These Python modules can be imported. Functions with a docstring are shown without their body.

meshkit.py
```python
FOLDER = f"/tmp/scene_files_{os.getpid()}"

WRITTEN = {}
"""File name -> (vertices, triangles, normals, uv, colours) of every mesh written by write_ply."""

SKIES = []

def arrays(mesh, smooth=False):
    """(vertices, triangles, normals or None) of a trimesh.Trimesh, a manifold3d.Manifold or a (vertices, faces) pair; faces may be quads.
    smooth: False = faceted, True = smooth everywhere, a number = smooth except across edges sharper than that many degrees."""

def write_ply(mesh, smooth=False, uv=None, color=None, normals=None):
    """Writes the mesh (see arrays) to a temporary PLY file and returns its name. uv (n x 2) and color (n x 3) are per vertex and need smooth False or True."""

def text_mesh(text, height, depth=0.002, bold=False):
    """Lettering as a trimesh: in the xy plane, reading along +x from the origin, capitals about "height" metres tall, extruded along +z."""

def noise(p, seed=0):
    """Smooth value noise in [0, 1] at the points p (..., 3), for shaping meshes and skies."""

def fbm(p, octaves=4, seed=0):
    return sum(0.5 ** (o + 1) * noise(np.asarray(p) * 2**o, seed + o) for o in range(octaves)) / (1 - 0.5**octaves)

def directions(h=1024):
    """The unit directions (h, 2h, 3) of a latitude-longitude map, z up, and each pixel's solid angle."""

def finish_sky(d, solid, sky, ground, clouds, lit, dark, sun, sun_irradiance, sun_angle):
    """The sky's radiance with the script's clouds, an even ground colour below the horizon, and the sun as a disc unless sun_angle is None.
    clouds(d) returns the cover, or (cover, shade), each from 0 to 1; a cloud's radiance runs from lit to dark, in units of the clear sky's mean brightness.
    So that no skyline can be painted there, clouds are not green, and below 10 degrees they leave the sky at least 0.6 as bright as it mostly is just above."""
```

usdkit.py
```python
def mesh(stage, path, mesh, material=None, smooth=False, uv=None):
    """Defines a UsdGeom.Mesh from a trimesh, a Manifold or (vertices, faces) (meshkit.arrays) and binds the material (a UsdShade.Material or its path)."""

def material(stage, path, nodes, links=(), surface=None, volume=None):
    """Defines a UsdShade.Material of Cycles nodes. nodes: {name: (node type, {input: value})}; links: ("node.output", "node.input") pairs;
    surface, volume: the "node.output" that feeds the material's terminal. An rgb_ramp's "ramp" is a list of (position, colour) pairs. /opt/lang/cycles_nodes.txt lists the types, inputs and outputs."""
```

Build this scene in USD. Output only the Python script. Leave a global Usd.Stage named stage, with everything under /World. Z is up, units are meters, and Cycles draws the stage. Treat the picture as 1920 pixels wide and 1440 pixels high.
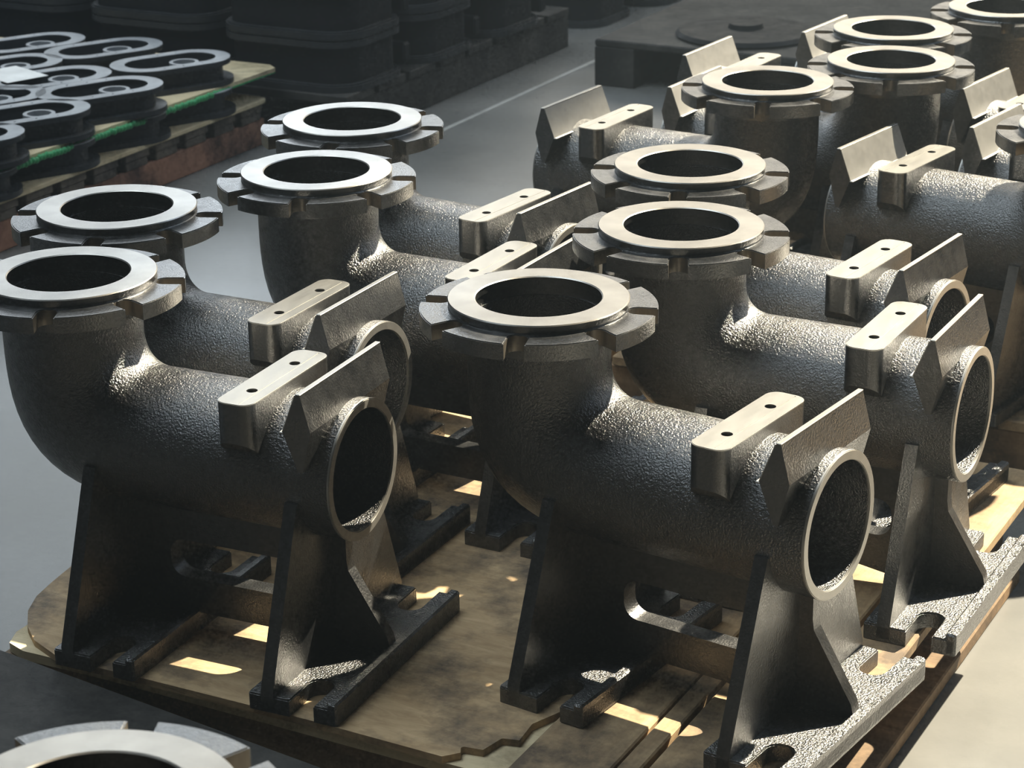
import math
import numpy as np, trimesh, manifold3d as m3, shapely.geometry as sg
from shapely import affinity
from pxr import Usd, UsdGeom, UsdLux, UsdShade, Gf, Sdf
import usdkit, meshkit

stage = Usd.Stage.CreateInMemory()
UsdGeom.SetStageUpAxis(stage, 'Z')
UsdGeom.SetStageMetersPerUnit(stage, 1.0)
UsdGeom.Xform.Define(stage, '/World')
stage.SetDefaultPrim(stage.GetPrimAtPath('/World'))

# ------------------------------------------------------------------ camera, sun, sky, exposure
EXPOSURE = 0.0
CAM_H, PITCH, ROLL, F_PX = 1.2934, 0.362177, -0.013245, 4170.88
fw = np.array([0, math.cos(PITCH), -math.sin(PITCH)])
up0 = np.array([0, math.sin(PITCH), math.cos(PITCH)])
rt0 = np.array([1.0, 0, 0])
rt = math.cos(ROLL) * rt0 + math.sin(ROLL) * up0
upv = -math.sin(ROLL) * rt0 + math.cos(ROLL) * up0
cam = UsdGeom.Camera.Define(stage, '/World/camera')
cam.AddTransformOp().Set(Gf.Matrix4d(*rt, 0, *upv, 0, *(-fw), 0, 0, 0, CAM_H, 1))
cam.CreateHorizontalApertureAttr(36.0)
cam.CreateVerticalApertureAttr(27.0)
cam.CreateFocalLengthAttr(F_PX / 1920 * 36.0)
cam.CreateClippingRangeAttr(Gf.Vec2f(0.05, 200))
cam.CreateFStopAttr(16.0)
cam.CreateFocusDistanceAttr(2.75)
cam.CreateExposureAttr(EXPOSURE)

YAW = -0.49                                  # the building's u axis
EU = np.array([math.cos(YAW), math.sin(YAW), 0]); EV = np.array([-math.sin(YAW), math.cos(YAW), 0])
SUN_DIR = np.array([0.766, 0.746, 1.0])      # towards the sun
SUN = (1.0, 0.885, 0.67)
FLOOR = -0.13
HAZE = 0.0055

def look_xform(prim, pos, direction):
    """places a light at pos with its -z axis along direction"""
    z = -np.asarray(direction, float); z /= np.linalg.norm(z)
    x = np.cross([0, 0, 1.0] if abs(z[2]) < .95 else [0, 1.0, 0], z); x /= np.linalg.norm(x)
    y = np.cross(z, x)
    UsdGeom.Xformable(prim).AddTransformOp().Set(Gf.Matrix4d(*x, 0, *y, 0, *z, 0, *map(float, pos), 1))

sun = UsdLux.DistantLight.Define(stage, '/World/sun')
sun.CreateIntensityAttr(4.6); sun.CreateNormalizeAttr(True); sun.CreateAngleAttr(0.6); sun.CreateColorAttr(Gf.Vec3f(*SUN))
look_xform(sun, (0, 0, 9), -SUN_DIR)
dome = UsdLux.DomeLight.Define(stage, '/World/sky')
dome.CreateIntensityAttr(0.9); dome.CreateColorAttr(Gf.Vec3f(0.62, 0.78, 1.0))

def P(u, v, z=0.0):
    return EU * u + EV * v + np.array([0, 0, z])

def rect_light(name, u, v, z, direction, w, h, intensity, color):
    l = UsdLux.RectLight.Define(stage, '/World/' + name)
    l.CreateWidthAttr(w); l.CreateHeightAttr(h); l.CreateIntensityAttr(intensity); l.CreateColorAttr(Gf.Vec3f(*color))
    look_xform(l, P(u, v, z), direction)
    return l
ROOF, BACK, FRONT, LEFT, RIGHT = 5.2, 9.6, -5.0, -11.0, 8.0
rect_light('unseen_back_light_left', -6.25, BACK - .12, 2.65, -EV, 1.6, 1.9, 7.0, (0.84, 0.93, 1.0))  # out of view, bluish light for the flange faces of the left row
rect_light('unseen_back_light_right', -2.15, BACK - .12, 2.65, -EV, 6.5, 1.9, 3.3, (1.0, 0.93, 0.80))  # out of view, warm light mirrored in the right row's steel rings
rect_light('unseen_back_light_upper', -8.8, BACK - .12, 3.9, -EV, 3.6, 2.2, 4.6, (0.86, 0.94, 1.0))  # out of view, placed to brighten the left floor and front left ring
rect_light('unseen_overhead_light_rear', -5.4, 7.2, ROOF - .08, (0, 0, -1), 3.0, 2.2, 2.0, (0.88, 0.95, 1.0))  # out of view, placed to show in the nearest elbow's ring
rect_light('unseen_overhead_light', -3.5, 2.3, ROOF - .08, (0, 0, -1), 3.4, 3.6, 5.4, (0.80, 0.92, 1.0))  # out of view, placed to light the left floor and the plywood

# ------------------------------------------------------------------ helpers
taken = {}
def numbered(parent, name):
    k = (parent, name); n = taken.get(k, 0); taken[k] = n + 1
    return f'{parent}/{name}' + (f'_{n:03d}' if n else '')

def tag(prim, label=None, cat=None, group=None, kind=None):
    for k, v in (('label', label), ('category', cat), ('group', group), ('kind', kind)):
        if v: prim.SetCustomDataByKey(k, v)
    return prim

def obj(name, mesh, mat, parent=None, smooth=30, label=None, cat=None, group=None, kind=None):
    p = numbered(parent.GetPath().pathString if parent else '/World', name)
    pr = usdkit.mesh(stage, p, mesh, MAT[mat], smooth=smooth).GetPrim()
    return tag(pr, label, cat, group, kind)

def thing(name, label, cat, loc=(0, 0, 0), rz=0.0, group=None):
    x = UsdGeom.Xform.Define(stage, numbered('/World', name))
    x.AddTranslateOp().Set(Gf.Vec3d(*map(float, loc))); x.AddRotateZOp().Set(math.degrees(rz))
    return tag(x.GetPrim(), label, cat, group)

def dup(root, name, label, loc, rz, group=None):
    x = UsdGeom.Xform.Define(stage, numbered('/World', name)); r = x.GetPrim()
    r.GetReferences().AddInternalReference(root.GetPath())
    r.SetInstanceable(True)
    r.GetAttribute('xformOp:translate').Set(Gf.Vec3d(*map(float, loc)))
    r.GetAttribute('xformOp:rotateZ').Set(math.degrees(rz))
    return tag(r, label, root.GetCustomDataByKey('category'), group)

def box(x0, x1, y0, y1, z0, z1):
    b = trimesh.creation.box([x1 - x0, y1 - y0, z1 - z0]); b.apply_translation([(x0 + x1) / 2, (y0 + y1) / 2, (z0 + z1) / 2]); return b

def cat(*ms):
    return trimesh.util.concatenate([m for m in ms])

def to_man(tm):
    return m3.Manifold(m3.Mesh(np.asarray(tm.vertices, np.float32), np.asarray(tm.faces, np.uint32)))

def poly_man(poly, h):
    """shapely polygon in xy extruded 0..h"""
    polys = [poly] if poly.geom_type == 'Polygon' else list(poly.geoms)
    rings = []
    for p in polys:
        p = sg.polygon.orient(p)
        rings.append(np.asarray(p.exterior.coords)[:-1])
        rings += [np.asarray(i.coords)[:-1] for i in p.interiors]
    return m3.CrossSection(rings).extrude(h)

def xz_prism(poly, y0, y1):
    """polygon in (x, z), extruded along y"""
    return poly_man(poly, y1 - y0).rotate([90, 0, 0]).translate([0, y1, 0])

def yz_prism(poly, x0, x1):
    """polygon in (y, z), extruded along x"""
    return poly_man(poly, x1 - x0).rotate([90, 0, 90]).translate([x0, 0, 0])

def rbox(x0, x1, y0, y1, z0, z1, r=.002):
    """box with small chamfered edges"""
    xs, ys, zs = (x0, x1), (y0, y1), (z0, z1)
    r = min(r, (x1 - x0) * .4, (y1 - y0) * .4, (z1 - z0) * .4)
    pts = []
    for i in (0, 1):
        for j in (0, 1):
            for k in (0, 1):
                si, sj, sk = 1 - 2 * i, 1 - 2 * j, 1 - 2 * k
                x, y, z = xs[i], ys[j], zs[k]
                pts += [(x + si * r, y + sj * r, z), (x + si * r, y, z + sk * r), (x, y + sj * r, z + sk * r)]
    return m3.Manifold.hull_points(np.array(pts))

def lathe(profile, n=96):
    """closed (r, z) profile revolved about z"""
    return m3.CrossSection([np.array(profile)]).revolve(n)

# ------------------------------------------------------------------ materials
MAT = {}
def mat(name, nodes, links, surface='p.BSDF'):
    MAT[name] = usdkit.material(stage, '/World/Looks/' + name, nodes, links, surface=surface)

def cast(name, base, rough, bump, dist, scale=330.0, spec=.5, ior=1.5):
    mat(name, {
        'tc': ('texture_coordinate', {}),
        'n1': ('noise_texture', {'scale': scale, 'detail': 3.0, 'roughness': .55}),
        'n2': ('noise_texture', {'scale': 22.0, 'detail': 4.0, 'roughness': .6}),
        'n3': ('noise_texture', {'scale': 9.0, 'detail': 5.0, 'roughness': .65}),
        'add': ('math', {'math_type': 'multiply_add', 'value2': .7}),
        'b': ('bump', {'strength': bump, 'distance': dist}),
        'cr': ('rgb_ramp', {'ramp': [(.35, base), (.62, tuple(c * 1.5 for c in base)), (.78, (base[0] * 2.6, base[1] * 2.1, base[2] * 1.7))]}),
        'rr': ('map_range', {'from_min': .3, 'from_max': .7, 'to_min': rough - .06, 'to_max': rough + .12}),
        'p': ('principled_bsdf', {'specular_ior_level': spec, 'ior': ior}),
    }, [('tc.object', 'n1.vector'), ('tc.object', 'n2.vector'), ('tc.object', 'n3.vector'),
        ('n2.fac', 'add.value1'), ('n1.fac', 'add.value3'), ('add.value', 'b.height'), ('b.normal', 'p.normal'),
        ('n3.fac', 'cr.fac'), ('cr.color', 'p.base_color'), ('n2.fac', 'rr.value'), ('rr.result', 'p.roughness')])
cast('cast_iron', (.006, .0064, .007), .25, 1.0, .0020, 360.0, .5, 2.25)
cast('cast_flange', (.006, .0064, .007), .26, .7, .0010, 380.0, .5, 2.4)
cast('cast_iron_smooth', (.006, .0064, .007), .30, .6, .0010, 340.0, .5, 2.2)
cast('cast_dark', (.020, .022, .025), .45, .3, .001, 200.0, .3)
cast('cast_black', (.007, .008, .010), .55, .3, .001, 200.0, .15)
cast('cast_rim', (.20, .212, .225), .5, .2, .0006, 260.0, .5)

# turned steel: fine lathe grooves, so the normal scatters radially
mat('turned_steel', {
    'tc': ('texture_coordinate', {}), 'flat': ('vector_math', {'math_type': 'multiply', 'vector2': (1, 1, 0)}),
    'len': ('vector_math', {'math_type': 'length'}), 'nrm': ('vector_math', {'math_type': 'normalize'}),
    'm': ('math', {'math_type': 'multiply', 'value2': 9000.0}),
    'wn': ('white_noise_texture', {'dimensions': '1D'}), 'sub': ('math', {'math_type': 'subtract', 'value2': .5}),
    'amp': ('math', {'math_type': 'multiply', 'value2': .30}),
    'sc': ('vector_math', {'math_type': 'scale'}), 'tr': ('vector_transform', {'transform_type': 'vector', 'convert_from': 'object', 'convert_to': 'world'}),
    'g': ('geometry', {}), 'ad': ('vector_math', {'math_type': 'add'}), 'nn': ('vector_math', {'math_type': 'normalize'}),
    'n3': ('noise_texture', {'scale': 30.0, 'detail': 4.0}),
    'cr': ('rgb_ramp', {'ramp': [(.3, (.30, .287, .265)), (.7, (.38, .363, .335))]}),
    'p': ('principled_bsdf', {'metallic': 1.0, 'roughness': .36}),
}, [('tc.object', 'flat.vector1'), ('flat.vector', 'len.vector1'), ('flat.vector', 'nrm.vector1'), ('len.value', 'm.value1'), ('m.value', 'wn.w'),
    ('wn.value', 'sub.value1'), ('sub.value', 'amp.value1'), ('nrm.vector', 'sc.vector1'), ('amp.value', 'sc.scale'), ('sc.vector', 'tr.vector'),
    ('g.normal', 'ad.vector1'), ('tr.vector', 'ad.vector2'), ('ad.vector', 'nn.vector1'), ('nn.vector', 'p.normal'),
    ('tc.object', 'n3.vector'), ('n3.fac', 'cr.fac'), ('cr.color', 'p.base_color')])

def milled(name, ca, cb, rough, metallic=1.0, sc=(60, 4, 60)):
    mat(name, {
        'tc': ('texture_coordinate', {}), 'mp': ('mapping', {'scale': sc}),
        'n': ('noise_texture', {'scale': 3.0, 'detail': 4.0, 'roughness': .6}),
        'cr': ('rgb_ramp', {'ramp': [(.3, ca), (.7, cb)]}),
        'mr': ('map_range', {'from_min': .3, 'from_max': .7, 'to_min': rough - .015, 'to_max': rough + .025}),
        'p': ('principled_bsdf', {'metallic': metallic}),
    }, [('tc.object', 'mp.vector'), ('mp.vector', 'n.vector'), ('n.fac', 'cr.fac'), ('cr.color', 'p.base_color'), ('n.fac', 'mr.value'), ('mr.result', 'p.roughness')])
milled('milled_steel', (.30, .295, .28), (.345, .338, .32), .45, 1.0, (25, 6, 25))
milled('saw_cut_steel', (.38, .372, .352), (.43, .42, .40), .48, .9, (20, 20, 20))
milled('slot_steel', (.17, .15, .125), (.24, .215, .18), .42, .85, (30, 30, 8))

def wood(name, ca, cb, dirt, sc, rough=.7, dirt_at=(.42, .62)):
    mat(name, {
        'tc': ('texture_coordinate', {}), 'mp': ('mapping', {'scale': sc}),
        'n': ('noise_texture', {'scale': 6.0, 'detail': 6.0, 'roughness': .65, 'distortion': .6}),
        'd': ('noise_texture', {'scale': 5.0, 'detail': 6.0, 'roughness': .7}),
        'cr': ('rgb_ramp', {'ramp': [(.3, ca), (.7, cb)]}),
        'dr': ('rgb_ramp', {'ramp': [(dirt_at[0], (0, 0, 0)), (dirt_at[1], (1, 1, 1))]}),
        'dirt': ('mix_color', {'b': dirt}), 'b': ('bump', {'strength': .5, 'distance': .002}),
        'p': ('principled_bsdf', {'roughness': rough, 'specular_ior_level': .25}),
    }, [('tc.object', 'mp.vector'), ('mp.vector', 'n.vector'), ('tc.object', 'd.vector'), ('n.fac', 'cr.fac'), ('cr.color', 'dirt.a'),
        ('d.fac', 'dr.fac'), ('dr.color', 'dirt.fac'), ('dirt.result', 'p.base_color'), ('n.fac', 'b.height'), ('b.normal', 'p.normal')])
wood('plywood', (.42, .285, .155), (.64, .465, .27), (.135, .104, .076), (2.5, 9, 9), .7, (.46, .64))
wood('plank_wood', (.40, .27, .15), (.60, .435, .25), (.135, .10, .07), (9, 1.0, 9))
wood('stringer_wood', (.24, .155, .085), (.36, .24, .14), (.10, .07, .045), (1.2, 9, 9))
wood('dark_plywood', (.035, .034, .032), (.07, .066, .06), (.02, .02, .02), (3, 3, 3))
wood('red_wood', (.34, .17, .11), (.44, .23, .15), (.09, .05, .04), (1.0, 6, 6))
wood('grey_wood', (.12, .10, .08), (.18, .15, .12), (.06, .05, .045), (1.0, 8, 8))
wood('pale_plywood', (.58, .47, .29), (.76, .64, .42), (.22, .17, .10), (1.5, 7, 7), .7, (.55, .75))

mat('concrete', {
    'g': ('geometry', {}),
    'n': ('noise_texture', {'scale': 1.6, 'detail': 8.0, 'roughness': .6}),
    'f': ('noise_texture', {'scale': 60.0, 'detail': 3.0}),
    'cr': ('rgb_ramp', {'ramp': [(.3, (.14, .142, .138)), (.55, (.19, .189, .18)), (.75, (.25, .245, .232))]}),
    'rr': ('map_range', {'from_min': .3, 'from_max': .7, 'to_min': .3, 'to_max': .45}),
    'b': ('bump', {'strength': .12, 'distance': .002}),
    'p': ('principled_bsdf', {'specular_ior_level': .36}),
}, [('g.position', 'n.vector'), ('g.position', 'f.vector'), ('n.fac', 'cr.fac'), ('cr.color', 'p.base_color'), ('n.fac', 'rr.value'), ('rr.result', 'p.roughness'),
    ('f.fac', 'b.height'), ('b.normal', 'p.normal')])
def plain(name, c, rough=.6, **kw):
    mat(name, {'tc': ('texture_coordinate', {}), 'n': ('noise_texture', {'scale': 12.0, 'detail': 4.0}),
               'cr': ('rgb_ramp', {'ramp': [(.3, tuple(x * .85 for x in c)), (.7, tuple(min(1, x * 1.12) for x in c))]}),
               'p': ('principled_bsdf', {'roughness': rough, **kw})},
        [('tc.object', 'n.vector'), ('n.fac', 'cr.fac'), ('cr.color', 'p.base_color')])
plain('wall_paint', (.05, .052, .055), .8)
plain('roof_sheet', (.05, .052, .055), .8)
plain('joint_filler', (.40, .40, .38), .7)
plain('green_plastic', (.04, .34, .12), .4)
plain('paper', (.80, .80, .78), .7)

# ------------------------------------------------------------------ the building, its walls and roof out of view and shutting out sky light
def uvbox(u0, u1, v0, v1, z0, z1):
    b = box(u0, u1, v0, v1, z0, z1); b.apply_transform(trimesh.transformations.rotation_matrix(YAW, [0, 0, 1])); return b
def struct(name, mesh, m):
    return obj(name, mesh, m, smooth=False, kind='structure')
struct('floor', uvbox(LEFT, RIGHT, FRONT, BACK, FLOOR - .15, FLOOR), 'concrete')
struct('wall_back', uvbox(LEFT, RIGHT, BACK, BACK + .2, FLOOR, ROOF + .2), 'wall_paint')
struct('wall_front', uvbox(LEFT, RIGHT, FRONT - .2, FRONT, FLOOR, ROOF + .2), 'wall_paint')
struct('wall_left', uvbox(LEFT - .2, LEFT, FRONT, BACK, FLOOR, ROOF + .2), 'wall_paint')
struct('wall_right', uvbox(RIGHT, RIGHT + .2, FRONT, BACK, FLOOR, ROOF + .2), 'wall_paint')
# out-of-view roof, its opening placed to shape the patch of sun
k = ROOF - .4
su, sv = float(SUN_DIR @ EU), float(SUN_DIR @ EV)
HU0, HU1, HV0, HV1 = -1.66 + su * k, 2.6 + su * k, .8 + sv * k, 4.75 + sv * k
struct('unseen_ceiling', cat(uvbox(LEFT, HU0, FRONT, BACK, ROOF, ROOF + .1), uvbox(HU1, RIGHT, FRONT, BACK, ROOF, ROOF + .1),
                      uvbox(HU0, HU1, FRONT, HV0, ROOF, ROOF + .1), uvbox(HU0, HU1, HV1, BACK, ROOF, ROOF + .1)), 'roof_sheet')
MAT['haze'] = usdkit.material(stage, '/World/Looks/haze', {'v': ('principled_volume', {'color': (.72, .88, 1), 'density': HAZE, 'anisotropy': .35})}, [], volume='v.volume')  # even volume that lifts the dark tones across the hall
obj('haze', uvbox(LEFT + .3, RIGHT - .3, FRONT + .3, BACK - .3, FLOOR + .002, ROOF - .15), 'haze', None, False, 'thin haze in the air of the hall', 'haze', None, 'stuff')
struct('trim_1', uvbox(-2.80, -2.785, 4.2, 9.0, FLOOR, FLOOR + .0012), 'joint_filler')

# ------------------------------------------------------------------ the pump discharge elbow (local frame: outlet along +x, feet at z = 0)
HF, RF, L, HC, RO, RI = .4538, .1089, .4064, .2553, .0869, .0758
def sweep(r, extra=0.0, z_top=.43, x_end=.404, n=64):
    """the pipe as a solid: down the vertical leg, round the bend, along the horizontal leg"""
    rb = .030                                                     # radius of the inner bend
    rings = []
    piv = np.array([RO + rb, HC + RO + rb])                       # pivot of the bend in (x, z)
    ths = np.linspace(0, 2 * np.pi, n, endpoint=False)
    def ring(c, e, rr):                                           # c centre in xz, e in-plane unit vector, rr radii (in plane, across)
        rings.append(np.stack([c[0] + e[0] * rr[0] * np.cos(ths), rr[1] * np.sin(ths), c[1] + e[1] * rr[0] * np.cos(ths)], 1))
    for z in np.linspace(z_top, piv[1], 6)[:-1]: ring((0, z), (1.0, 0.0), (r, r))
    for t in np.linspace(0, np.pi / 2, 17):
        e = np.array([math.cos(t), math.sin(t)])
        bulge = .020 * math.sin(2 * t) ** 2
        inner = rb + (RO - r); outer = rb + RO + r + bulge
        ring(piv - e * (inner + outer) / 2, e, ((outer - inner) / 2, r))
    for x in np.linspace(piv[0], x_end, 12)[1:]: ring((x, HC), (0.0, 1.0), (r, r))
    V = np.vstack(rings); m = len(rings); F = []
    for i in range(m - 1):
        for j in range(n):
            a, b, c, d_ = i * n + j, i * n + (j + 1) % n, (i + 1) * n + (j + 1) % n, (i + 1) * n + j
            F += [(a, b, c), (a, c, d_)]
    V = np.vstack([V, rings[0].mean(0), rings[-1].mean(0)]); c0, c1 = len(V) - 2, len(V) - 1
    for j in range(n):
        F.append((c0, (j + 1) % n, j)); F.append((c1, (m - 1) * n + j, (m - 1) * n + (j + 1) % n))
    t = trimesh.Trimesh(V, F, process=False)
    if t.volume < 0: t.invert()
    return to_man(t)
outer = sweep(RO)
bore = sweep(RI, z_top=.47, x_end=.42)
pipe_man = outer - bore
keep_out = sweep(RO - .004, z_top=.47, x_end=.42)                  # what the webs must not enter

def elbow(name, label, loc, rz):
    t = thing(name, label, 'pipe elbow casting', loc, rz, 'cast pipe elbows standing on the pallets')
    obj('elbow_pipe', pipe_man, 'cast_iron', t, 40)
    # flange with eight open slots, set at 22.5 degrees
    disc = sg.Point(0, 0).buffer(.1425, 64)
    slot = sg.LineString([(.1205, 0), (.17, 0)]).buffer(.0122, 12)
    slots = [affinity.rotate(slot, 22.5 + 45 * i, origin=(0, 0)) for i in range(8)]
    for s in slots: disc = disc.difference(s)
    disc = disc.difference(sg.Point(0, 0).buffer(RO - .005, 48))
    # top edges of the teeth bevelled, a fillet up to the raised face
    body = poly_man(disc, .0190).translate([0, 0, .4225]) + poly_man(disc.buffer(-.0014), .0012).translate([0, 0, .4413])
    fl = obj('flange', body, 'cast_flange', t, 28)
    obj('flange_hub', lathe([(RI + .002, .405), (RO + .001, .405), (RO + .004, .4235), (.100, .4240), (.109, .4415), (.1075, .4440), (RI + .002, .4440)]), 'cast_iron_smooth', t, 30)
    obj('raised_step', lathe([(RI + .0005, .4435), (.1072, .4435), (RF - .0008, .4470), (RF - .0006, .4518), (RI + .0005, .4518)]), 'cast_iron_smooth', t, 30)
    obj('raised_face', lathe([(.0756, .4519), (RF - .0004, .4519), (RF, .4526), (RF - .0010, HF), (.0768, HF), (.0754, HF - .0012)]), 'turned_steel', t, 25, 'bright turned steel sealing ring')
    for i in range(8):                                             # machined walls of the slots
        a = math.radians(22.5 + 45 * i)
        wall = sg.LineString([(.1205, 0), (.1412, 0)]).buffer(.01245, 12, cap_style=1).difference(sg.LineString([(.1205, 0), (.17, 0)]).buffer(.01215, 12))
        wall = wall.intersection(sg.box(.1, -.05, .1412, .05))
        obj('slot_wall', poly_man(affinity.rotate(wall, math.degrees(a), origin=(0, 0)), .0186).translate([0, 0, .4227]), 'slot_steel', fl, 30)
    # mounting pad
    plan = sg.box(.2628, -.0990, .3118, .0990).buffer(-.016).buffer(.016, 12)
    prof = sg.Polygon([(-.0995, .3552), (.0995, .3552), (.0995, .3070), (.0800, .290), (-.0800, .290), (-.0995, .3070)])
    holes = [m3.Manifold.cylinder(.06, .0068, .0068, 24).translate([.2873, s * .0506, .325]) for s in (-1, 1)]
    body = poly_man(plan, .1).translate([0, 0, .26]) ^ yz_prism(prof, .25, .33)
    body = body - keep_out
    for h in holes: body = body - h
    pad = obj('mounting_pad', body, 'cast_iron_smooth', t, 35)
    face = poly_man(plan, .0014).translate([0, 0, .3552]) + poly_man(plan.buffer(-.0009), .0006).translate([0, 0, .3565])
    groove = m3.Manifold.cube([.0012, .19, .002], True).translate([.2965, 0, .3575])
    for h in holes: face = face - h
    obj('milled_face', face - groove, 'milled_steel', pad, 25, 'bright milled top face with two holes')
    # hook plate across the outlet, rhombic in section
    sec = sg.Polygon([(.3742, .3800), (.3806, .3800), (.3922, .3365), (.3795, .2845), (.3738, .2845), (.3552, .3320)])
    lug = obj('hook_plate', xz_prism(sec, -.0985, .0985) - keep_out, 'cast_iron_smooth', t, 20)
    obj('milled_edge', rbox(.3740, .3808, -.0988, .0988, .3800, .3822, .0006), 'milled_steel', lug, 20, 'bright milled top edge')
    dirv = np.array([.3552 - .3742, .3320 - .3800]); nv = np.array([dirv[1], -dirv[0]]) / np.hypot(*dirv)
    a0, a1 = np.array([.3742, .3800]), np.array([.3552, .3320]); n_ = nv * .0012
    obj('milled_flank', xz_prism(sg.Polygon([a0, a1, a1 + n_, a0 + n_]).buffer(0), -.0982, .0982), 'saw_cut_steel', lug, 20, 'bright milled flank facing the pad')
    obj('flank_lip', rbox(.3500, .3562, -.0985, .0985, .3296, .3322, .0008), 'saw_cut_steel', lug, 20, 'bright narrow lip under the milled flank')
    # machined pipe end
    ring = m3.CrossSection.circle(RO + .0003, 96) - m3.CrossSection.circle(RI - .0002, 96)
    ring2 = m3.CrossSection.circle(RO - .0008, 96) - m3.CrossSection.circle(RI + .0008, 96)
    er = (ring.extrude(.0022) + ring2.extrude(.0030)).rotate([90, 0, 90]).translate([.4034, 0, HC])
    obj('end_ring', er, 'saw_cut_steel', t, 25, 'bright machined end face of the outlet')
    # legs: two transverse webs, the window web between them, the rib to the outer foot
    def leg(x0, x1, ytop):
        p = sg.Polygon([(-.1655, .004), (.1655, .004), (.1655, .026), (ytop, .238), (-ytop, .238), (-.1655, .026)])
        return yz_prism(p, x0, x1) - keep_out
    obj('leg_web', leg(.0630, .0800, .0885), 'cast_iron_smooth', t, 25)
    obj('leg_web', leg(.3470, .3640, .0895), 'cast_iron_smooth', t, 25)
    win = sg.box(.130, .0710, .310, .1225).buffer(-.020).buffer(.020, 12)
    web = sg.Polygon([(.079, .008), (.110, .014), (.150, .024), (.270, .024), (.320, .016), (.348, .010), (.348, .200), (.079, .215)]).difference(win)
    obj('centre_web', xz_prism(web, -.0130, .0130) - keep_out, 'cast_iron_smooth', t, 30)
    rib = sg.Polygon([(.363, .015), (.438, .024), (.434, .040), (.3835, .121), (.3815, .135), (.3815, .185), (.363, .185)])
    obj('foot_rib', xz_prism(rib, -.0085, .0085) - keep_out, 'cast_iron_smooth', t, 20)
    # feet: plate with a slot open at either end, ribs along the edges
    def foot(x0, x1, slot_x):
        plan = sg.box(x0, -.1655, x1, .1655).buffer(-.004).buffer(.004, 4)
        for s in (-1, 1):
            plan = plan.difference(sg.LineString([(slot_x, s * .118), (slot_x, s * .2)]).buffer(.0165, 10))
        m = poly_man(plan, .0195) + poly_man(plan.buffer(-.0012), .0215)
        return m
    f1 = obj('foot_plate', foot(.329, .4488, .4015), 'cast_iron', t, 30)
    obj('edge_bar', rbox(.4350, .4488, -.1655, .1655, .0005, .0290, .0025), 'cast_iron', f1, 30)
    f2 = obj('foot_plate', foot(.050, .1680, .1210), 'cast_iron', t, 30)
    obj('edge_bar', rbox(.1545, .1680, -.1655, .1655, .0005, .0290, .0025), 'cast_iron', f2, 30)
    return t

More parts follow.
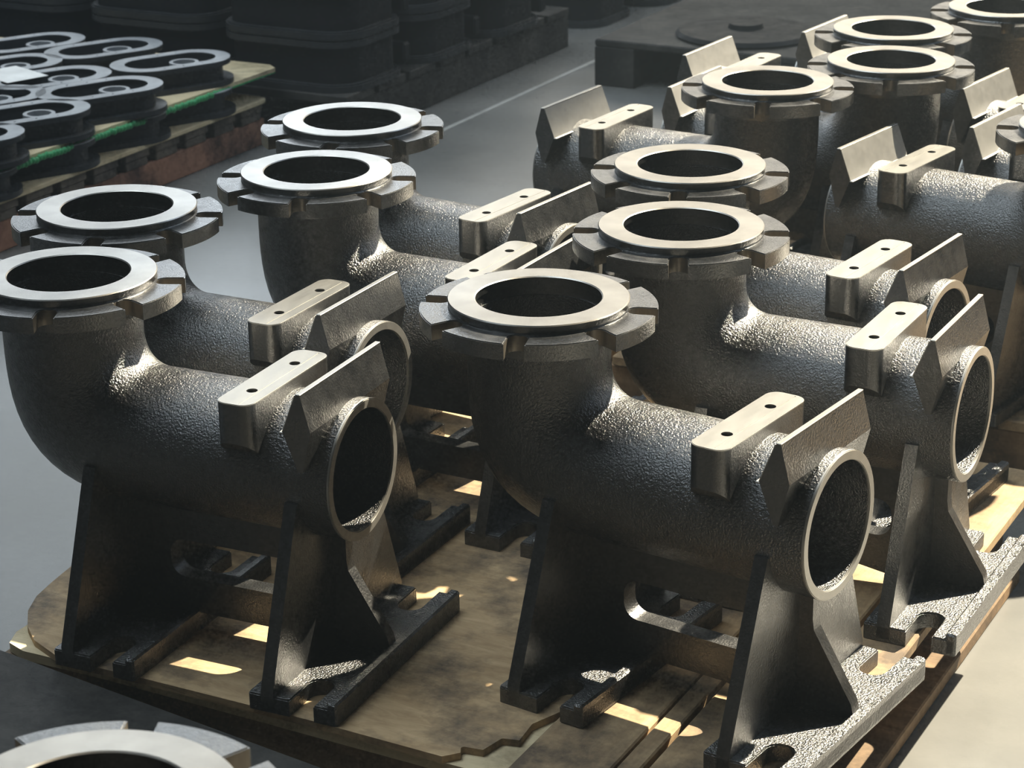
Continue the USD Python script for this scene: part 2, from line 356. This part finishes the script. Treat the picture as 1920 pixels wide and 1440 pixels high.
UNITS = [
 ('C', .0330, 2.5104, -.6100, 'black cast pipe elbow in front centre, lit open end and pallet edge beside its foot'),
 ('A', -.5472, 2.6276, -.4342, 'black cast pipe elbow at front left plywood corner, flange cut by left picture edge'),
 ('A2', -.5350, 2.9212, -.4729, 'black cast pipe elbow directly behind the front left one, its flange over grey floor'),
 ('M1', -.2768, 3.0972, -.5069, 'black cast elbow third in the left row, flange in shade'),
 ('M2', -.2443, 3.3970, -.5949, 'black cast elbow at far end of the left row, flange beside empty floor'),
 ('B', .2244, 2.8009, -.4930, 'black cast elbow directly behind the front centre one, second in the right row'),
 ('D', .2602, 3.1046, -.5921, 'black cast elbow third in the right row, last one with its outlet facing right'),
 ('E', -.3047, 1.3794, -.5000, 'nearest black cast elbow, only its flange showing in the bottom left corner'),
 ('Fa', .430, 3.622, -.566 + math.pi, 'black cast elbow turned around, leftmost of the far group, pad over dark floor'),
 ('Fb', .6585, 3.768, -.561 + math.pi, 'black cast elbow turned around, second of the far row, flange just below another'),
 ('Fc', .7055, 4.030, -.556 + math.pi, 'black cast elbow turned around, third of the far row, flange just above another'),
 ('Fd', .952, 4.215, -.580 + math.pi, 'black cast elbow farthest away, flange cut by the top right corner of the picture'),
 ('P5', .887, 3.298, -.640 + math.pi, 'black cast elbow turned around at right edge, pad and pipe top fully lit'),
 ('P6', 1.163, 3.704, -.622 + math.pi, 'black cast elbow at the right edge, upper of the two lit hook plates there'),
 ('P7', 1.1256, 3.4298, -.620 + math.pi, 'black cast elbow at the right edge, lower hook plate half hidden by a flange'),
]
proto = None
for key, x, y, a, lab in UNITS:
    if proto is None: proto = elbow('pipe_elbow', lab, (x, y, 0), a)
    else: dup(proto, 'pipe_elbow', lab, (x, y, 0), a)

# ------------------------------------------------------------------ pallets under the elbows (u, v frame)
rng = np.random.default_rng(5)
def uv_thing(name, label, catg, u, v, group=None):
    return thing(name, label, catg, P(u, v, 0), YAW, group)

def plank(x0, x1, y0, y1, z0, z1, wob=.0015):
    m = rbox(x0, x1, y0, y1, z0, z1, .0022).to_mesh()
    v = np.array(m.vert_properties[:, :3], float)
    v[:, 0] += rng.normal(0, wob, 1); v[:, 1] += rng.normal(0, wob * 2, 1)
    return trimesh.Trimesh(v, np.array(m.tri_verts), process=False)

def ply_sheet(poly, z0, z1):
    return poly_man(poly, z1 - z0).translate([0, 0, z0])

# pallet 1
p1 = uv_thing('pallet', 'wooden pallet with weathered plywood under the front elbows', 'pallet', -1.27, 2.49)
def loc1(u, v): return (u + 1.27, v - 2.49)
jag = [(-1.12, 1.918), (-1.105, 1.935), (-1.112, 1.948), (-1.085, 1.952), (-1.078, 1.985), (-1.058, 1.99), (-1.062, 2.03), (-1.046, 2.07), (-1.052, 2.13), (-1.046, 2.25), (-1.046, 3.02)]
ring_ = [loc1(*q) for q in [(-1.812, 2.085), (-1.803, 2.04), (-1.785, 2.000), (-1.757, 1.965), (-1.724, 1.938), (-1.66, 1.912), (-1.553, 1.917), (-1.294, 1.921)] + jag + [(-1.84, 3.04), (-1.83, 2.2)]]
obj('plywood_sheet', ply_sheet(sg.Polygon(ring_).buffer(.004, 6).buffer(-.004), -.009, 0.0), 'plywood', p1, 25)
ring2 = [loc1(*q) for q in [(-1.772, 1.96), (-1.76, 1.932), (-1.73, 1.922), (-1.60, 1.926), (-1.046, 1.920), (-1.046, 3.0), (-1.775, 3.0)]]
obj('plywood_underlay', ply_sheet(sg.Polygon(ring2), -.022, -.0092), 'pale_plywood', p1, 25)
x = -1.043 + 1.27
for w, mt in ((.106, 'plank_wood'), (.026, 'plank_wood'), (.090, 'plank_wood'), (.074, 'plank_wood')):
    y0 = -.575 + rng.uniform(-.008, .008)
    obj('deck_plank', plank(x, x + w, y0, .54, -.018, -.0004 - rng.uniform(0, .0010), .0005), mt, p1, 25)
    x += w + rng.uniform(.004, .007)
for y0, y1 in ((-.562, -.465), (-.05, .05), (.44, .53)):
    obj('stringer', plank(-.50, .49, y0, y1, -.105, -.0235, 0), 'stringer_wood', p1, 25)
for y0, y1 in ((-.56, -.46), (-.05, .05), (.43, .53)):
    obj('bottom_board', plank(-.50, .49, y0, y1, FLOOR + .0005, -.106, 0), 'stringer_wood', p1, 25)
for x0 in (-.50, .46):
    obj('bottom_board', plank(x0, x0 + .085, -.455, .425, FLOOR + .0005, -.108, 0), 'stringer_wood', p1, 25)

# pallet under the nearest elbow
p3 = uv_thing('pallet', 'dark plywood topped pallet in the bottom left corner under the nearest elbow', 'pallet', -1.17, 1.175)
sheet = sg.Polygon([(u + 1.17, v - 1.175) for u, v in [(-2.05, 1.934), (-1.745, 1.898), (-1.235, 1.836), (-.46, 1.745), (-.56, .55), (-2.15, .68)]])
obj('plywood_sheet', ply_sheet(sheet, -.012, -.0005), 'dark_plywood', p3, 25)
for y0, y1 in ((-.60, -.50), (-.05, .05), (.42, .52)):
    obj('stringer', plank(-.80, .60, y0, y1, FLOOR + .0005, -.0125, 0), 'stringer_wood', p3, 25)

# pallets under the far elbows
def far_pallet(label, u, v, du, dv):
    t = uv_thing('pallet', label, 'pallet', u, v)
    n = int(du / .11)
    for i in range(n):
        a = -du / 2 + i * du / n
        obj('deck_plank', plank(a, a + du / n - .012, -dv / 2, dv / 2, -.018, -.0003, .0005), 'plank_wood', t, 25)
    for y in (-dv / 2 + .05, 0, dv / 2 - .05):
        obj('stringer', plank(-du / 2, du / 2, y - .045, y + .045, FLOOR + .0005, -.019, 0), 'stringer_wood', t, 25)
    return t
far_pallet('wooden plank pallet under the elbows turned the other way', -1.13, 3.78, 1.22, 1.14)
far_pallet('wooden plank pallet under the elbows at the right picture edge', .03, 3.60, .98, 1.14)

# ------------------------------------------------------------------ left: pallet with two layers of pump covers
UL = -3.13
lp = uv_thing('pallet', 'reddish wooden pallet carrying two layers of pump covers at the left', 'pallet', UL, 4.0)
obj('side_board', plank(-.026, -.004, -1.1, .565, FLOOR + .0006, -.062, 0), 'red_wood', lp, 25)
for i, v0 in enumerate(np.arange(-1.08, .50, .118)):
    obj('deck_plank', plank(-1.0, .004, v0, v0 + .092, -.040, -.019, 0), 'grey_wood', lp, 25)
    obj('deck_block', plank(-.09, .000, v0 + .004, v0 + .088, -.0615, -.0405, 0), 'grey_wood', lp, 25)
for x0 in (-.98, -.55):
    obj('stringer', plank(x0, x0 + .09, -1.1, .56, FLOOR + .0006, -.041, 0), 'stringer_wood', lp, 25)
obj('plywood_sheet', ply_sheet(sg.box(-1.0, -1.1, .012, .57).buffer(-.03).buffer(.03), -.0185, -.0100), 'pale_plywood', lp, 25)

ply2 = obj('plywood_layer', trimesh.Trimesh(*(lambda m: (np.array(m.vert_properties[:, :3]), np.array(m.tri_verts)))(
    ply_sheet(sg.Polygon([(-4.1, 2.9), (-3.128, 2.9), (-3.125, 4.2), (-3.118, 4.60), (-3.15, 4.625), (-3.45, 4.62), (-4.1, 4.6)]), .050, .060).rotate([0, 0, math.degrees(YAW)]).to_mesh()), process=False),
    'pale_plywood', None, 25, 'pale plywood sheet between the two layers of pump covers', 'plywood sheet')

def cover():
    """local: long axis along x, standing on z = 0"""
    def stadium(a, r): return sg.LineString([(-a, 0), (a, 0)]).buffer(r, 24)
    body = stadium(.062, .070); rim = stadium(.064, .088); base = stadium(.066, .092)
    cav = stadium(.060, .056)
    shell = (poly_man(base, .012) + poly_man(body, .060)) - poly_man(cav, .06).translate([0, 0, .014])
    hub = sg.Point(.036, 0).buffer(.036, 24)
    return dict(shell=shell, rim=poly_man(rim.difference(cav), .0115).translate([0, 0, .0485]),
                edge=poly_man(rim.difference(cav), .0016).translate([0, 0, .0600]),
                hub=poly_man(hub, .040).translate([0, 0, .0135]) - poly_man(sg.Point(.036, 0).buffer(.027, 24), .05).translate([0, 0, .02]),
                bolts=[(t, s) for t in (-.05, .0, .05) for s in (-1, 1)])
CV = cover()
def make_cover(label, u, v, z, rz):
    t = thing('pump_cover', label, 'pump cover casting', P(u, v, z), YAW + rz, 'oval pump covers on the left pallet')
    obj('cover_body', CV['shell'], 'cast_dark', t, 30)
    obj('rim_flange', CV['rim'], 'cast_dark', t, 30)
    face = CV['edge']
    for a, s in CV['bolts']:
        face = face - m3.Manifold.cylinder(.01, .003, .003, 10).translate([a, s * .072, .056])
    obj('rim_face', face, 'cast_rim', t, 30, 'lighter machined rim with bolt holes')
    obj('hub_ring', CV['hub'], 'cast_rim', t, 30, 'raised round hub ring')
    return t
covers = [
 (-3.225, 3.760, 'oval grey pump cover at the front left of the top layer, nearest the plywood edge'),
 (-3.215, 4.020, 'oval grey pump cover in the top layer, at the middle of the plywood edge'),
 (-3.395, 4.060, 'oval grey pump cover behind the middle one, sheet of paper beside it'),
 (-3.240, 4.330, 'dim oval pump cover at the right end of the top layer beside bare plywood'),
 (-3.480, 4.380, 'dim oval pump cover behind the right end one in the top layer'),
 (-3.700, 4.350, 'dim oval pump cover farthest back in the top layer at the left edge'),
 (-3.590, 4.120, 'oval grey pump cover under the sheet of white paper'),
 (-3.405, 3.830, 'oval grey pump cover cut by the left picture edge behind the front one'),
 (-3.215, 3.520, 'oval pump cover at the left picture edge, mostly outside the picture'),
]
c0 = None
CA = math.radians(62)
for u, v, lab in covers:
    if c0 is None: c0 = make_cover(lab, u, v, .0605, CA)
    else: dup(c0, 'pump_cover', lab, P(u, v, .0605), YAW + CA)
for i, (v, lab) in enumerate([(3.50, 'lower layer pump cover at the left picture edge, under the plywood'), (3.77, 'lower layer pump cover second from the left, under the green netting'),
                              (4.04, 'lower layer pump cover third from the left, under the green netting'), (4.31, 'lower layer pump cover at the right end, under the plywood corner')]):
    d_ = dup(c0, 'pump_cover', lab, P(-3.225, v, -.0098), YAW + CA)
    UsdGeom.Xformable(d_)

tag(ply2, group=None)
# paper
pm = box(-.055, .055, -.075, .075, 0, .0006)
pp = obj('paper_sheet', pm, 'paper', None, False, 'white sheet of paper lying on the pump covers', 'paper')
UsdGeom.Xformable(pp).AddTranslateOp().Set(Gf.Vec3d(*P(-3.495, 4.045, .1222))); UsdGeom.Xformable(pp).AddRotateZOp().Set(math.degrees(YAW) + 70)
# green netting along the sheet's edge
parts = []
for v in np.arange(3.45, 4.40, .012):
    a = rng.uniform(-.002, .002)
    b = trimesh.creation.icosphere(1, 1.0); b.apply_scale([.006, .0075, .0080]); b.apply_translation([-3.1205, v, .0480 + a]); parts.append(b)
parts.append(box(-3.1235, -3.1190, 3.45, 4.60, .0465, .0505))
net = cat(*parts); net.apply_transform(trimesh.transformations.rotation_matrix(YAW, [0, 0, 1]))
obj('green_netting', net, 'green_plastic', None, 40, 'green plastic netting hanging along the edge of the plywood sheet', 'netting')

# ------------------------------------------------------------------ behind: dark round castings on pallets, a low block
def tub(label, u, v, z, height=.118):
    t = thing('flanged_housing', label, 'housing casting', P(u, v, z), YAW, 'dark flanged housings stacked in the background')
    def plan(g): return sg.box(-.20, -.155, .20, .155).buffer(-.09).buffer(.09 + g, 12)
    hole = plan(-.045)
    obj('casting_body', poly_man(plan(-.012).difference(hole), height - .004).translate([0, 0, .002]), 'cast_black', t, 30)
    obj('bottom_flange', (poly_man(plan(.006).difference(hole), .016) + poly_man(plan(.001).difference(hole), .020)), 'cast_dark', t, 30)
    obj('top_flange', (poly_man(plan(.006).difference(hole), .016) + poly_man(plan(.001).difference(hole), .020)).translate([0, 0, height - .004]), 'cast_dark', t, 30)
    obj('lifting_boss', rbox(.10, .19, .140, .176, .022, .075, .006), 'cast_black', t, 30)
    return t
back = uv_thing('pallet', 'dark pallet under the stacked housings in the background', 'pallet', -3.80, 5.22)
for i in range(8):
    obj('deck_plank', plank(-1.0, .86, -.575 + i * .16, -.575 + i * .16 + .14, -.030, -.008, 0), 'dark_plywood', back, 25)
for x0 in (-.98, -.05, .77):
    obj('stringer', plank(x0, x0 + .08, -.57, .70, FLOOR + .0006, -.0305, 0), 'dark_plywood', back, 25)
t0 = tub('dark flanged housing, lowest and leftmost in the front row of the background stack', -3.14, 4.815, -.0075)
Z1, Z2 = .1275, .2625
for u, v, z, lab in [(-3.14, 4.815, Z1, 'dark flanged housing on top of the front leftmost one in the background'),
                     (-3.135, 5.19, -.0075, 'dark flanged housing second from left at the bottom of the background stack'),
                     (-3.135, 5.19, Z1, 'dark flanged housing on top of the second one in the background'),
                     (-3.12, 5.56, -.0075, 'dark flanged housing at the right end of the background stack'),
                     (-3.12, 5.56, Z1, 'dark flanged housing on top at the right end of the background stack'),
                     (-3.60, 4.85, -.0075, 'dark flanged housing in the rear row of the background, bottom left'),
                     (-3.60, 4.85, Z1, 'dark flanged housing in the rear row of the background, second layer left'),
                     (-3.60, 5.24, -.0075, 'dark flanged housing in the rear row of the background, bottom middle'),
                     (-3.60, 5.24, Z1, 'dark flanged housing in the rear row of the background, second layer middle'),
                     (-4.08, 4.90, -.0075, 'dark flanged housing behind the pump covers at the upper left, bottom'),
                     (-4.08, 4.90, Z1, 'dark flanged housing behind the pump covers at the upper left, top'),
                     (-4.52, 4.95, -.0075, 'dark flanged housing at the far upper left corner, bottom'),
                     (-4.52, 4.95, Z1, 'dark flanged housing at the far upper left corner, top')]:
    dup(t0, 'flanged_housing', lab, P(u, v, z), YAW)
LAYN = ['bottom layer', 'middle layer', 'top layer']
ROWN = ['first', 'second', 'third', 'fourth', 'fifth', 'sixth']
for i in range(4):                                                  # more of them further back, placed to cover the bright far floor
    for j, z in enumerate((FLOOR + .001, FLOOR + .136, FLOOR + .271)):
        dup(t0, 'flanged_housing', f'dark flanged housing on the floor behind the main stack, {ROWN[i]} column, {LAYN[j]}', P(-3.18 + i * .04, 6.32 + i * .40, z), YAW)
for i in range(6):  # row placed to cover the bright floor behind the low block
    for j, z in enumerate((FLOOR + .001, FLOOR + .136)):
        dup(t0, 'flanged_housing', f'dark flanged housing in the farthest row along the top edge, {ROWN[i]} from left, {LAYN[j]}', P(-2.55 + i * .46, 7.05 + (i % 2) * .05, z), YAW)
blk = uv_thing('pallet', 'dark low wooden block pallet in the background with a flat plate on it', 'pallet', -2.10, 6.0)
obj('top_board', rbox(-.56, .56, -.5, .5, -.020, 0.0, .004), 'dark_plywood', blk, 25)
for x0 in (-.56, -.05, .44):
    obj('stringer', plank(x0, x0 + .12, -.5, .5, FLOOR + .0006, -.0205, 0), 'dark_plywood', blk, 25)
ld = thing('round_plate', 'flat dark round plate lying on the background block', 'plate', P(-2.30, 5.72, .0005), YAW)
obj('plate_disc', lathe([(0.0, 0), (.19, 0), (.195, .006), (.185, .016), (.06, .022), (0.0, .022)]), 'cast_black', ld, 30)
obj('plate_knob', lathe([(0.0, .021), (.05, .021), (.045, .034), (0.0, .036)]), 'cast_black', ld, 30)
